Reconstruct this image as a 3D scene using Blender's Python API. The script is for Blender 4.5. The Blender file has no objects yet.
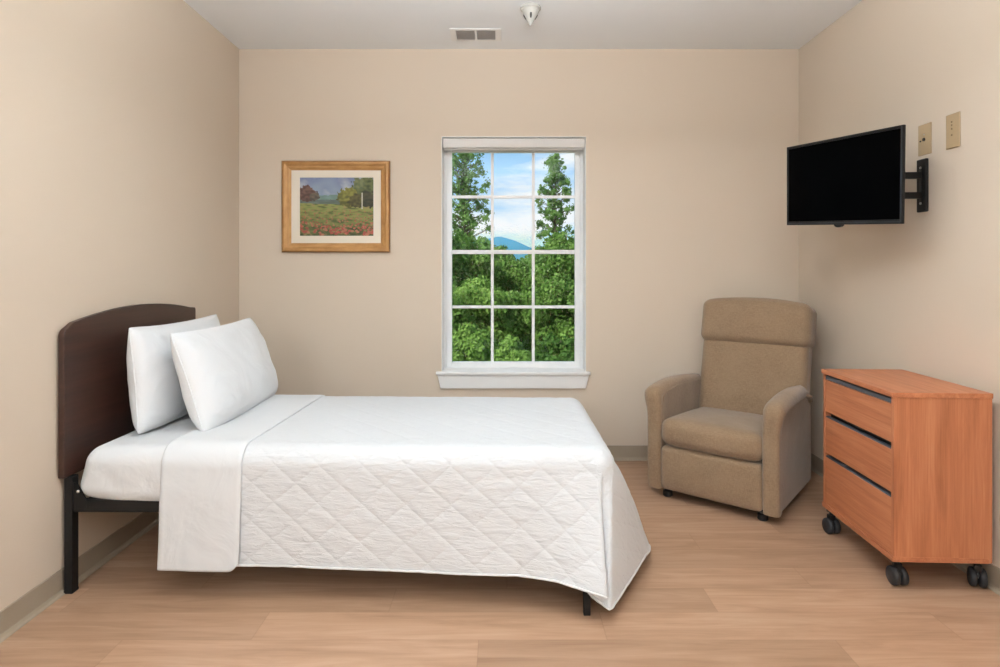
import bpy, bmesh, math, random
import numpy as np
from mathutils import Vector, Matrix, noise as mnoise
random.seed(4); RNG = np.random.default_rng(11)
scene = bpy.context.scene
COL = scene.collection
CAMZ = 1.267
CEIL = 2.74

# ------------------------------------------------------------------ helpers
ORIG = {}
def link(o, parent=None):
    COL.objects.link(o)
    if parent is not None: o.parent = parent
    return o
def tag(o, label=None, cat=None, group=None, kind=None):
    if label: o['label'] = label
    if cat: o['category'] = cat
    if group: o['group'] = group
    if kind: o['kind'] = kind
    return o
def thing(name, loc, label, cat, rotz=0.0, group=None):
    o = bpy.data.objects.new(name, None); o.empty_display_size = .1
    link(o); o.location = loc; o.rotation_euler = (0, 0, rotz)
    return tag(o, label, cat, group)
class MB:
    """mesh builder, coordinates in the frame of the parent"""
    def __init__(s): s.V = []; s.F = []; s.M = []
    def add(s, V, F, mi=0):
        n = len(s.V); s.V += [tuple(map(float, v)) for v in V]
        for f in F: s.F.append(tuple(int(i) + n for i in f)); s.M.append(mi)
        return s
    def box(s, x0, x1, y0, y1, z0, z1, mi=0):
        V = [(x0,y0,z0),(x1,y0,z0),(x1,y1,z0),(x0,y1,z0),(x0,y0,z1),(x1,y0,z1),(x1,y1,z1),(x0,y1,z1)]
        F = [(0,3,2,1),(4,5,6,7),(0,1,5,4),(1,2,6,5),(2,3,7,6),(3,0,4,7)]
        return s.add(V, F, mi)
    def prism(s, pts, a0, a1, axis='x', mi=0):
        n = len(pts); V = []
        for a in (a0, a1):
            for p, q in pts:
                V.append({'x': (a, p, q), 'y': (p, a, q), 'z': (p, q, a)}[axis])
        F = [tuple(range(n))[::-1], tuple(range(n, 2*n))]
        for i in range(n):
            j = (i+1) % n; F.append((i, j, n+j, n+i))
        return s.add(V, F, mi)
    def lathe(s, prof, cx=0, cy=0, cz=0, n=28, axis='z', mi=0):
        V = []; F = []
        for r, h in prof:
            for k in range(n):
                a = 2*math.pi*k/n; c, d = r*math.cos(a), r*math.sin(a)
                V.append({'z': (cx+c, cy+d, cz+h), 'y': (cx+c, cy+h, cz+d), 'x': (cx+h, cy+c, cz+d)}[axis])
        m = len(prof)
        for i in range(m-1):
            for k in range(n):
                k2 = (k+1) % n; F.append((i*n+k, i*n+k2, (i+1)*n+k2, (i+1)*n+k))
        F.append(tuple(range(n))[::-1]); F.append(tuple((m-1)*n+k for k in range(n)))
        return s.add(V, F, mi)
    def tube(s, pts, r, n=10, mi=0, closed=False):
        P = [Vector(p) for p in pts]; m = len(P); V = []; F = []
        rr = r if hasattr(r, '__len__') else [r]*m
        up = Vector((0, 0, 1))
        prev = None
        for i in range(m):
            if closed: t = (P[(i+1) % m] - P[i-1])
            else: t = P[min(i+1, m-1)] - P[max(i-1, 0)]
            t.normalize()
            if prev is None:
                a = t.cross(up)
                if a.length < .1: a = t.cross(Vector((0, 1, 0)))
            else: a = prev - t*prev.dot(t)
            a.normalize(); prev = a; b = t.cross(a)
            for k in range(n):
                g = 2*math.pi*k/n; V.append(P[i] + (a*math.cos(g) + b*math.sin(g))*rr[i])
        for i in range(m if closed else m-1):
            j = (i+1) % m
            for k in range(n):
                k2 = (k+1) % n; F.append((i*n+k, i*n+k2, j*n+k2, j*n+k))
        if not closed:
            F.append(tuple(range(n))[::-1]); F.append(tuple((m-1)*n+k for k in range(n)))
        return s.add(V, F, mi)
    def xf(s, M, start=0):
        for i in range(start, len(s.V)): s.V[i] = tuple(M @ Vector(s.V[i]))
        return s
    def build(s, name, mats, parent=None, loc=(0,0,0), smooth=False, bevel=0, seg=2, uv=None, weld=0, angle=40, recenter=False):
        V = s.V
        if recenter:
            A = np.array(V); c = ((A[:,0].min()+A[:,0].max())/2, (A[:,1].min()+A[:,1].max())/2, A[:,2].min())
            V = [(x-c[0], y-c[1], z-c[2]) for x, y, z in V]; loc = tuple(np.array(loc)+np.array(c))
        me = bpy.data.meshes.new(name); me.from_pydata(V, [], s.F)
        if not isinstance(mats, (list, tuple)): mats = [mats]
        for m in mats: me.materials.append(m)
        for i, p in enumerate(me.polygons): p.material_index = s.M[i]
        if uv is not None:
            l = me.uv_layers.new(name='UVMap')
            idx = np.empty(len(me.loops), dtype=np.int32); me.loops.foreach_get('vertex_index', idx)
            l.data.foreach_set('uv', np.asarray(uv, dtype=np.float32)[idx].ravel())
        bm = bmesh.new(); bm.from_mesh(me)
        if weld: bmesh.ops.remove_doubles(bm, verts=bm.verts, dist=weld)
        bmesh.ops.recalc_face_normals(bm, faces=bm.faces)
        bm.to_mesh(me); bm.free()
        if smooth or bevel:
            for p in me.polygons: p.use_smooth = True
        o = bpy.data.objects.new(name, me); link(o, parent); o.location = loc
        if bevel:
            b = o.modifiers.new('bevel', 'BEVEL'); b.width = bevel; b.segments = seg; b.limit_method = 'ANGLE'; b.angle_limit = math.radians(35)
            b.harden_normals = True
        elif smooth and angle < 180:
            try: me.set_sharp_from_angle(angle=math.radians(angle))
            except Exception: pass
        return o

def soft_box(w, d, h, r, bulge=(0,0,0), n=16, c=(0,0,0), e=2.0):
    """rounded and puffed box, centre c"""
    bm = bmesh.new(); bmesh.ops.create_cube(bm, size=2)
    bmesh.ops.subdivide_edges(bm, edges=bm.edges, cuts=n, use_grid_fill=True)
    hw = (w/2, d/2, h/2); V = []
    for v in bm.verts:
        p = [v.co[i] for i in range(3)]
        q = []
        for i in range(3):
            # denser sampling near the ends
            t = math.sin(p[i]*math.pi/2*.92)/math.sin(math.pi/2*.92)
            q.append(t*hw[i])
        inner = [max(-hw[i]+r, min(hw[i]-r, q[i])) for i in range(3)]
        dv = [q[i]-inner[i] for i in range(3)]
        l = math.sqrt(sum(x*x for x in dv))
        if l > 1e-6:
            q = [inner[i]+dv[i]/l*r for i in range(3)]
        for i in range(3):
            a, b = (i+1) % 3, (i+2) % 3
            f = max(0, 1-(abs(q[a])/hw[a])**e)*max(0, 1-(abs(q[b])/hw[b])**e)
            q2 = (q[i]/hw[i])*bulge[i]*f
            q[i] += q2
        V.append((q[0]+c[0], q[1]+c[1], q[2]+c[2]))
    bm.verts.index_update()
    F = [tuple(v.index for v in f.verts) for f in bm.faces]
    bm.free(); return V, F

# ------------------------------------------------------------------ materials
def srgb(r, g, b):
    f = lambda c: ((c/255+.055)/1.055)**2.4 if c/255 > .04045 else c/255/12.92
    return (f(r), f(g), f(b), 1)
class Mat:
    def __init__(s, name, color=(.8,.8,.8,1), rough=.6, spec=.5, metal=0, sheen=0):
        s.m = bpy.data.materials.new(name); s.m.use_nodes = True
        s.t = s.m.node_tree; s.b = s.t.nodes['Principled BSDF']
        s.b.inputs['Base Color'].default_value = color; s.b.inputs['Roughness'].default_value = rough
        s.b.inputs['Specular IOR Level'].default_value = spec; s.b.inputs['Metallic'].default_value = metal
        if sheen:
            s.b.inputs['Sheen Weight'].default_value = sheen; s.b.inputs['Sheen Roughness'].default_value = .5
    def n(s, typ, **kw):
        nd = s.t.nodes.new(typ)
        for k, v in kw.items():
            if k in nd.inputs.keys(): nd.inputs[k].default_value = v
            else: setattr(nd, k, v)
        return nd
    def l(s, a, b): s.t.links.new(a, b)
    def coord(s, scale=(1,1,1), kind='Object', rot=(0,0,0)):
        tc = s.n('ShaderNodeTexCoord'); mp = s.n('ShaderNodeMapping')
        mp.inputs['Scale'].default_value = scale; mp.inputs['Rotation'].default_value = rot
        s.l(tc.outputs[kind], mp.inputs['Vector']); return mp.outputs['Vector']
    def noise(s, vec, scale, detail=4, rough=.55, dist=0):
        nd = s.n('ShaderNodeTexNoise'); nd.inputs['Scale'].default_value = scale; nd.inputs['Detail'].default_value = detail
        nd.inputs['Roughness'].default_value = rough; nd.inputs['Distortion'].default_value = dist
        if vec is not None: s.l(vec, nd.inputs['Vector'])
        return nd.outputs['Fac']
    def ramp(s, fac, stops):
        r = s.n('ShaderNodeValToRGB'); e = r.color_ramp.elements
        while len(e) < len(stops): e.new(.5)
        for i, (p, c) in enumerate(stops): e[i].position = p; e[i].color = c
        s.l(fac, r.inputs['Fac']); return r.outputs['Color']
    def math(s, op, a, b=None, clamp=False):
        nd = s.n('ShaderNodeMath', operation=op, use_clamp=clamp)
        for i, x in enumerate((a, b)):
            if x is None: continue
            if isinstance(x, (int, float)): nd.inputs[i].default_value = x
            else: s.l(x, nd.inputs[i])
        return nd.outputs[0]
    def mix(s, fac, a, b, mode='MIX'):
        nd = s.n('ShaderNodeMix', data_type='RGBA', blend_type=mode)
        for sock, x in ((nd.inputs[0], fac), (nd.inputs[6], a), (nd.inputs[7], b)):
            if isinstance(x, (int, float, tuple)): sock.default_value = x
            else: s.l(x, sock)
        return nd.outputs[2]
    def color(s, sock): s.l(sock, s.b.inputs['Base Color']); return s
    def bump(s, sock, strength=.3, dist=.01):
        b = s.n('ShaderNodeBump'); b.inputs['Strength'].default_value = strength; b.inputs['Distance'].default_value = dist
        s.l(sock, b.inputs['Height'])
        cur = s.b.inputs['Normal']
        if cur.is_linked: s.l(cur.links[0].from_socket, b.inputs['Normal'])
        s.l(b.outputs['Normal'], cur); return s
def var(name, ca, cb, scale=8, rough=.6, stretch=(1,1,1), bump=0, bd=.005, spec=.5, sheen=0, detail=5, metal=0):
    M = Mat(name, rough=rough, spec=spec, sheen=sheen, metal=metal)
    v = M.coord(stretch); f = M.noise(v, scale, detail)
    M.color(M.ramp(f, [(.3, ca), (.7, cb)]))
    if bump: M.bump(f, bump, bd)
    return M

WALLC = (.665, .565, .450, 1)
mw = Mat('beige_wall_paint', WALLC, rough=.75, spec=.3)
_v = mw.coord(); mw.bump(mw.noise(_v, 180, 3), .12, .002)
mw.color(mw.mix(mw.noise(_v, 1.2, 2), (.672,.562,.450,1), (.659,.552,.442,1)))
WALL = mw.m
mc = Mat('white_ceiling_paint', (.88,.89,.90,1), rough=.85, spec=.2); _v = mc.coord(); mc.bump(mc.noise(_v, 120, 4), .15, .002)
CEILM = mc.m
BASE = var('taupe_vinyl_baseboard', srgb(156,141,122), srgb(163,148,129), 4, rough=.45, spec=.5).m
WHITE = Mat('white_vinyl', srgb(242,242,242), rough=.35, spec=.5).m
WHITEP = Mat('white_gloss_trim_paint', srgb(240,239,237), rough=.4, spec=.5).m
VAL = Mat('pale_blind_valance', srgb(222,218,214), rough=.5).m
BLACK = var('black_powder_coat', (.006,.0055,.0055,1), (.010,.009,.008,1), 40, rough=.5, spec=.3, bump=.1, bd=.001).m
BLACKP = Mat('black_plastic', (.012,.012,.013,1), rough=.4).m
RUBBER = Mat('dark_grey_caster_rubber', (.022,.023,.026,1), rough=.5).m
STEEL = Mat('brushed_steel', (.55,.55,.55,1), rough=.35, metal=1).m
GREYMET = Mat('dark_grey_grip_profile', (.085,.095,.115,1), rough=.4, metal=.3).m

def wood(name, stops, axis='z', scale=2.2, rough=.42, stretch=14, spec=.5, bump=.08, ring=1.0):
    M = Mat(name, rough=rough, spec=spec)
    sc = [stretch]*3; sc['xyz'.index(axis)] = 1.0
    v = M.coord(tuple(sc))
    a = M.noise(v, scale, 7, .6, .6)
    sc2 = [stretch*6]*3; sc2['xyz'.index(axis)] = 1.6
    v2 = M.coord(tuple(sc2)); b = M.noise(v2, scale, 4, .6)
    f = M.math('ADD', M.math('MULTIPLY', a, .68), M.math('MULTIPLY', b, .32))
    M.color(M.ramp(f, stops)); M.bump(b, bump, .001)
    return M.m
CH = [(.34, srgb(160,96,62)), (.5, srgb(182,113,76)), (.66, srgb(196,130,92))]
CHERRY_Z = wood('cherry_laminate_vertical_grain', CH, 'z')
CHERRY_Y = wood('cherry_laminate_long_grain', CH, 'y')
MAHO = wood('dark_mahogany_veneer', [(.32, (.026,.011,.0075,1)), (.52, (.046,.019,.012,1)), (.70, (.066,.027,.017,1))], 'y', 1.2, rough=.38, stretch=11)
GOLD = var('gilded_wood', srgb(164,116,64), srgb(192,146,90), 14, rough=.4, stretch=(1,6,1), bump=.2, bd=.001, metal=.15).m
GOLD_DK = var('aged_gilt_edge', srgb(120,78,38), srgb(150,102,54), 14, rough=.45, bump=.2, bd=.001).m
MATB = Mat('cream_mat_board', srgb(232,222,206), rough=.9, spec=.1).m

# fabric of the recliner
mf = Mat('tan_chenille_fabric', rough=.9, spec=.15, sheen=.25)
_v = mf.coord()
big = mf.noise(_v, 7, 4, .6); vx = mf.coord((260, 260, 60)); vz = mf.coord((60, 260, 260))
wv = mf.math('ADD', mf.noise(vx, 1, 2), mf.noise(vz, 1, 2))
cc = mf.ramp(big, [(.3, (.205,.130,.076,1)), (.7, (.268,.178,.108,1))])
cc = mf.mix(mf.math('MULTIPLY', mf.math('SUBTRACT', wv, .75), 1.3, True), cc, (.315,.218,.135,1))
mf.color(cc); mf.bump(wv, .35, .003); mf.bump(big, .25, .02)
TAN = mf.m

# white linens
def linen(name, c, wr=.35, wscale=9, dist=.02):
    M = Mat(name, c, rough=.85, spec=.15, sheen=.15)
    v = M.coord((1,1,1)); M.bump(M.noise(v, wscale, 4, .5, .8), wr, dist)
    v2 = M.coord(); M.bump(M.noise(v2, 500, 2), .1, .001)
    return M.m
SHEET = linen('white_cotton_sheet', (.71,.715,.72,1), .5, 5, .028)
PILLOW = linen('white_cotton_pillowcase', (.77,.78,.79,1), .5, 5, .028)
CUFF = linen('white_folded_sheet_cotton', (.70,.71,.72,1), .4, 5, .022)
mq = Mat('white_quilted_coverlet', (.685,.70,.715,1), rough=.85, spec=.15, sheen=.15)
uvn = mq.n('ShaderNodeTexCoord').outputs['UV']
sp = mq.n('ShaderNodeSeparateXYZ'); mq.l(uvn, sp.inputs[0])
def diag(sign):
    s_ = mq.math('ADD' if sign > 0 else 'SUBTRACT', sp.outputs[0], sp.outputs[1])
    fr = mq.math('FRACT', mq.math('MULTIPLY', mq.math('ADD', s_, 20.0), 1/.17))
    d = mq.math('ABSOLUTE', mq.math('SUBTRACT', fr, .5))          # .5 at the stitch line
    return mq.math('SUBTRACT', .5, d)
dm = mq.math('MINIMUM', diag(1), diag(-1))
hh = mq.math('POWER', mq.math('MULTIPLY', dm, 14.0, True), .5)
wn = mq.n('ShaderNodeMapping'); wn.inputs['Scale'].default_value = (7, 22, 1); mq.l(uvn, wn.inputs['Vector'])
mq.bump(hh, .22, .004); mq.bump(mq.noise(wn.outputs[0], 2.2, 5, .6, .6), .5, .011)
mq.bump(mq.noise(mq.coord(), 420, 2), .12, .001)
QUILT = mq.m
QEDGE = linen('white_quilt_binding', (.74,.74,.74,1), .1, 30, .003)

# floor planks
fl = Mat('wood_look_vinyl_planks', rough=.34, spec=.45)
tc = fl.n('ShaderNodeTexCoord'); sx = fl.n('ShaderNodeSeparateXYZ'); fl.l(tc.outputs['Object'], sx.inputs[0])
PW, PL = .1665, 1.22
ry = fl.math('DIVIDE', fl.math('SUBTRACT', sx.outputs[1], 2.055), PW)
row = fl.math('FLOOR', ry); fy = fl.math('FRACT', ry)
wnz = fl.n('ShaderNodeTexWhiteNoise', noise_dimensions='1D'); fl.l(fl.math('ADD', row, 41.5), wnz.inputs['W'])
# joints measured in the two nearest rows, a steady stagger elsewhere
off = fl.math('ADD', fl.math('MULTIPLY', row, -.78), 1.58)
rx = fl.math('DIVIDE', fl.math('SUBTRACT', sx.outputs[0], off), PL)
colm = fl.math('FLOOR', rx); fx = fl.math('FRACT', rx)
pid = fl.math('ADD', fl.math('MULTIPLY', row, 13.7), fl.math('MULTIPLY', colm, 3.31))
w2 = fl.n('ShaderNodeTexWhiteNoise', noise_dimensions='1D'); fl.l(pid, w2.inputs['W'])
cmb = fl.n('ShaderNodeCombineXYZ')
fl.l(fl.math('MULTIPLY', sx.outputs[0], 1.3), cmb.inputs[0]); fl.l(fl.math('MULTIPLY', sx.outputs[1], 13.0), cmb.inputs[1]); fl.l(fl.math('MULTIPLY', w2.outputs['Value'], 40), cmb.inputs[2])
g1 = fl.noise(cmb.outputs[0], 1.5, 7, .62, .9)
cm2 = fl.n('ShaderNodeCombineXYZ')
fl.l(fl.math('MULTIPLY', sx.outputs[0], 4.0), cm2.inputs[0]); fl.l(fl.math('MULTIPLY', sx.outputs[1], 110.0), cm2.inputs[1]); fl.l(pid, cm2.inputs[2])
g2 = fl.noise(cm2.outputs[0], 1.0, 4, .6)
gf = fl.math('ADD', fl.math('MULTIPLY', g1, .75), fl.math('MULTIPLY', g2, .25))
fc = fl.ramp(gf, [(.28, srgb(152,118,93)), (.50, srgb(174,139,112)), (.70, srgb(187,154,128))])
tone = fl.ramp(w2.outputs['Value'], [(0, (.86,.84,.82,1)), (1, (1.06,1.05,1.04,1))])
fc = fl.mix(1.0, fc, tone, 'MULTIPLY')
ey = fl.math('MINIMUM', fy, fl.math('SUBTRACT', 1.0, fy)); ex = fl.math('MINIMUM', fx, fl.math('SUBTRACT', 1.0, fx))
gy = fl.math('LESS_THAN', ey, .012); gx = fl.math('LESS_THAN', ex, .0016)
gap = fl.math('MAXIMUM', gy, gx)
fc = fl.mix(fl.math('MULTIPLY', gap, .24), fc, srgb(120,82,56))
fl.color(fc); fl.bump(fl.math('SUBTRACT', g2, gap), .10, .0012)
fl.l(fl.ramp(gf, [(.3, (.42,.42,.42,1)), (.7, (.34,.34,.34,1))]), fl.b.inputs['Roughness'])
FLOOR = fl.m

# glass: mostly clear, a little reflection
mg = bpy.data.materials.new('clear_window_glass'); mg.use_nodes = True; t = mg.node_tree; t.nodes.clear()
o_ = t.nodes.new('ShaderNodeOutputMaterial'); mx = t.nodes.new('ShaderNodeMixShader'); tr = t.nodes.new('ShaderNodeBsdfTransparent'); gl = t.nodes.new('ShaderNodeBsdfGlossy')
gl.inputs['Roughness'].default_value = .02; tr.inputs['Color'].default_value = (.97,.985,.98,1)
fr_ = t.nodes.new('ShaderNodeFresnel'); fr_.inputs['IOR'].default_value = 1.25
t.links.new(fr_.outputs[0], mx.inputs[0]); t.links.new(tr.outputs[0], mx.inputs[1]); t.links.new(gl.outputs[0], mx.inputs[2]); t.links.new(mx.outputs[0], o_.inputs[0])
GLASS = mg

# ------------------------------------------------------------------ room shell
def XL(y): return -1.753 - .01667*(y-4)
def XR(y): return 1.98 + .01667*(y-4)
YB, YN, T = 4.0, -1.9, .16
def struct(o): o['kind'] = 'structure'; return o
m = MB().add([(XL(YN)-.5,YN-.5,0),(XR(YN)+.5,YN-.5,0),(XR(YB)+.5,YB+.16,0),(XL(YB)-.5,YB+.16,0),
              (XL(YN)-.5,YN-.5,-.1),(XR(YN)+.5,YN-.5,-.1),(XR(YB)+.5,YB+.16,-.1),(XL(YB)-.5,YB+.16,-.1)],
             [(0,1,2,3),(4,7,6,5),(0,4,5,1),(1,5,6,2),(2,6,7,3),(3,7,4,0)])
struct(m.build('floor', FLOOR))
m = MB().add([(XL(YN)-.5,YN-.5,CEIL),(XR(YN)+.5,YN-.5,CEIL),(XR(YB)+.5,YB+.16,CEIL),(XL(YB)-.5,YB+.16,CEIL),
              (XL(YN)-.5,YN-.5,CEIL+.12),(XR(YN)+.5,YN-.5,CEIL+.12),(XR(YB)+.5,YB+.16,CEIL+.12),(XL(YB)-.5,YB+.16,CEIL+.12)],
             [(0,1,2,3),(4,7,6,5),(0,4,5,1),(1,5,6,2),(2,6,7,3),(3,7,4,0)])
struct(m.build('ceiling', CEILM))
def wall_side(name, f, s):
    a, b = f(YN-.1), f(YB)
    m = MB().prism([(a, YN-.1), (b, YB), (b+s*T, YB), (a+s*T, YN-.1)], 0, CEIL, 'z')
    return struct(m.build(name, WALL))
wall_side('wall_left', XL, -1); wall_side('wall_right', XR, 1)
# window opening in the far wall
WX0, WX1, WZ0, WZ1 = -.403, .560, .574, 2.157
xa, xb = XL(YB)-T, XR(YB)+T
m = MB()
m.box(xa, WX0, YB, YB+T, 0, CEIL); m.box(WX1, xb, YB, YB+T, 0, CEIL)
m.box(WX0, WX1, YB, YB+T, 0, WZ0); m.box(WX0, WX1, YB, YB+T, WZ1, CEIL)
struct(m.build('wall_far', WALL, weld=1e-5))
m = MB().box(XL(YN)-T, XR(YN)+T, YN-T, YN, 0, CEIL)
struct(m.build('wall_near', WALL))

# baseboards: vinyl cove base with a small toe
bp = [(0,0),(.018,0),(.017,.004),(.009,.009),(.004,.018),(.004,.094),(.002,.097),(0,.097)]
m = MB()
V = []; n = len(bp)
def base_run(name, P0, P1, nrm):
    V = []
    for P in (P0, P1):
        for d, z in bp: V.append((P[0]+nrm[0]*d, P[1]+nrm[1]*d, z))
    F = [tuple(range(n))[::-1], tuple(range(n, 2*n))] + [(i, (i+1) % n, n+(i+1) % n, n+i) for i in range(n)]
    o = MB().add(V, F).build(name, BASE); return struct(o)
base_run('baseboard_left', (XL(YN), YN), (XL(YB), YB), (1, 0))
base_run('baseboard_right', (XR(YN), YN), (XR(YB), YB), (-1, 0))
base_run('baseboard_far', (XL(YB), YB), (XR(YB), YB), (0, -1))

# ------------------------------------------------------------------ window
win = bpy.data.objects.new('window_1', None); link(win); win.location = ((WX0+WX1)/2, YB, WZ0); struct(win)
wo = win.location
def W(m, name, mat, parent=win, **k):
    m.V = [(x-wo[0], y-wo[1], z-wo[2]) for x, y, z in m.V]; return m.build(name, mat, parent, **k)
GX0, GX1, GZ0, GZ1 = -.345, .498, .634, 2.077
fy0, fy1 = YB+.115, YB+.165
# painted reveal lining
m = MB(); m.box(WX0, WX0+.004, YB-.001, fy0, WZ0, WZ1); m.box(WX1-.004, WX1, YB-.001, fy0, WZ0, WZ1); m.box(WX0, WX1, YB-.001, fy0, WZ1-.004, WZ1)
W(m, 'reveal', WHITEP)
def ring(m, x0, x1, z0, z1, t, y0, y1, tb=None, tt=None):
    tb = tb or t; tt = tt or t
    m.box(x0, x0+t, y0, y1, z0, z1); m.box(x1-t, x1, y0, y1, z0, z1); m.box(x0+t, x1-t, y0, y1, z0, z0+tb); m.box(x0+t, x1-t, y0, y1, z1-tt, z1)
m = MB(); ring(m, WX0+.004, WX1-.004, WZ0+.0, WZ1-.004, .020, fy0, fy1+.02)
fr = W(m, 'window_frame', WHITE, bevel=.002)
m = MB(); ring(m, WX0+.024, WX1-.024, WZ0+.02, WZ1-.024, GX0-WX0-.024, fy0+.012, fy1, tb=GZ0-WZ0-.02, tt=WZ1-.024-GZ1)
sash = W(m, 'sash', WHITE, bevel=.003)
# muntin grid
ym0, ym1 = YB+.140, YB+.158
k = 4.15/600
rows = [CAMZ+(270-y)*k for y in (197.0, 252.0, 306.9)]
for i, xx in enumerate((492.3, 533.2)):
    X = (xx-502)*k
    m = MB().box(X-.010, X+.010, ym0, ym1, GZ0-.004, GZ1+.004); W(m, 'muntin', WHITE, bevel=.003)
for i, z in enumerate(rows):
    h = .014 if i == 1 else .010
    m = MB().box(GX0-.004, GX1+.004, ym0+.0015, ym1-.001, z-h, z+h); W(m, 'muntin', WHITE, bevel=.003)
m = MB().box(GX0-.006, GX1+.006, YB+.147, YB+.151, GZ0-.006, GZ1+.006)
W(m, 'pane', GLASS)
# stool and apron
ax0, ax1 = (435.7-502)/600*3.965, (590.8-502)/600*3.965
m = MB().box(ax0, ax1, YB-.035, YB-.0005, WZ0-.002, WZ0+.018)
m.box(WX0+.004, WX1-.004, YB-.001, fy0+.004, WZ0-.002, WZ0+.018)
W(m, 'window_stool', WHITEP, bevel=.004, weld=0)
zc = WZ0-.002; za = CAMZ-(388-270)/150
m = MB().prism([(ax0+.008, zc), (ax1-.008, zc), (ax1-.03, za), (ax0+.03, za)], YB-.020, YB-.0005, 'y')
W(m, 'apron', WHITEP, bevel=.003)
# blind cassette at the top of the opening
bt = thing('roller_blind', ((WX0+WX1)/2, YB+.05, WZ1-.10), 'pale raised roller blind cassette across the top of the window', 'blind')
m = MB().prism([(-.033,.029),(-.036,.034),(-.036,.088),(-.028,.095),(.035,.095),(.035,.029)], -(WX1-WX0)/2+.007, (WX1-WX0)/2-.007, 'x')
m.build('cassette', VAL, bt, bevel=.002)
m = MB().box(-(WX1-WX0)/2+.012, (WX1-WX0)/2-.012, -.010, .002, .018, .0295); m.build('bottom_rail', VAL, bt, bevel=.003)

# ------------------------------------------------------------------ painting
pw, ph = .718, .607
pt = thing('framed_painting', (-1.103, YB, CAMZ+(270-252.4)/150), 'gold-framed painting of a red poppy field, hung left of the window', 'painting')
def pframe(x, z, t0, t1, yb):   # mitred sweep
    pass
def mitred(name, x0, x1, z0, z1, prof, mat, parent, **k):
    # prof: (inset, depth toward the room) loop
    V = []; F = []; n = len(prof)
    for (cx, cz, sx_, sz_) in ((x0, z0, 1, 1), (x1, z0, -1, 1), (x1, z1, -1, -1), (x0, z1, 1, -1)):
        for i, d in prof: V.append((cx+sx_*i, -d, cz+sz_*i))
    for c in range(4):
        c2 = (c+1) % 4
        for i in range(n):
            j = (i+1) % n; F.append((c*n+i, c*n+j, c2*n+j, c2*n+i))
    return MB().add(V, F).build(name, mat, parent, smooth=True, angle=30, **k)
x0, x1 = -pw/2, pw/2
mitred('frame', x0, x1, 0, ph, [(.004,.001),(.004,.024),(.010,.031),(.020,.033),(.030,.029),(.036,.024),(.042,.023),(.050,.019),(.057,.013),(.057,.001)], GOLD, pt)
mitred('frame_edge', x0, x1, 0, ph, [(0,.001),(0,.021),(.004,.026),(.0045,.001)], GOLD_DK, pt)
mitred('inner_fillet', x0+.0565, x1-.0565, .0565, ph-.0565, [(0,.001),(0,.014),(.005,.0125),(.005,.001)], GOLD, pt)
m = MB(); ix0, ix1 = (300.2-502)/150+1.103, (373.7-502)/150+1.103
zb = pt.location[2]; iz0, iz1 = CAMZ+(270-235.9)/150-zb, CAMZ+(270-177.7)/150-zb
a0, a1, b0, b1 = x0+.055, x1-.055, .055, ph-.055
for (p, q, r, s_) in ((a0, ix0, b0, b1), (ix1, a1, b0, b1), (ix0, ix1, b0, iz0), (ix0, ix1, iz1, b1)): m.box(p, q, -.009, -.005, r, s_)
m.build('mat_board', MATB, pt)
# painted landscape: one colour per small face (generic poppy meadow)
nx, nz = 190, 150
U, Vv = np.meshgrid((np.arange(nx)+.5)/nx, (np.arange(nz)+.5)/nz)     # v = 0 at the bottom
def nz_(u, v, s, sy=None, o=0):
    sy = sy or s; out = np.zeros_like(u)
    for j in range(u.shape[0]):
        for i in range(u.shape[1]): out[j, i] = mnoise.noise(Vector((u[j, i]*s+o, v[j, i]*sy+o*.7, o)))
    return out
c3 = lambda *c: np.array(srgb(*c)[:3])
n1 = nz_(U, Vv, 5, 5, 1.3); n2 = nz_(U, Vv, 22, 22, 4.1); n3 = nz_(U, Vv, 12, 34, 7.7); n4 = nz_(U, Vv, 40, 40, 9.2)
def lerp(a, b, t): t = np.clip(t, 0, 1)[..., None]; return a*(1-t)+b*t
horizon = .56-.04*U+.01*n1
img = lerp(c3(150,170,190)+0*U[..., None], c3(128,140,178), (Vv-.6)/.4+n1*.8)
img = lerp(img, c3(186,190,200), n1*1.6+n2*.3-.15)
hill = ((Vv < .70+.02*n2) & (Vv > horizon)); img[hill] = (c3(120,150,140)*(1+.25*n3[hill, None]))
hh_ = ((Vv < .62+.015*n3) & (Vv > horizon)); img[hh_] = (c3(104,118,110)*(1+.3*n3[hh_, None]))
f = Vv <= horizon
fcol = lerp(c3(150,158,72), c3(94,104,50), (horizon-Vv)/.5+n3*.5)
fcol = lerp(fcol, c3(168,140,84), (n2*1.4+n4*.6)*1.1)
fcol = lerp(fcol, c3(66,84,44), (n3*1.3-.1)+np.clip(.22-Vv, 0, 1)*1.6)
img[f] = fcol[f]
def blob(cx, cy, rx, ry, ca, cb, nn=n2, amp=.35):
    d = np.sqrt(((U-cx)/rx)**2+((Vv-cy)/ry)**2)+nn*amp+n4*.18
    msk = d < 1; cc_ = lerp(np.broadcast_to(ca, img.shape), cb, .5-n2*1.2+(Vv-cy)/ry*-.4); img[msk] = cc_[msk]
blob(.09, .72, .13, .14, c3(128,92,78), c3(92,62,54)); blob(.20, .67, .07, .07, c3(120,104,84), c3(88,80,66))
blob(.90, .78, .19, .26, c3(112,120,66), c3(70,82,50)); blob(.66, .66, .14, .17, c3(150,144,48), c3(98,96,38)); blob(.78, .60, .12, .12, c3(112,104,52), c3(74,70,42))
blob(.93, .62, .10, .14, c3(88,84,60), c3(62,62,48)); blob(.80, .90, .08, .10, c3(130,134,84), c3(96,108,70))
tk = (np.abs(U-.845) < .010) & (Vv > .46) & (Vv < .74); img[tk] = c3(206,198,180)
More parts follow.
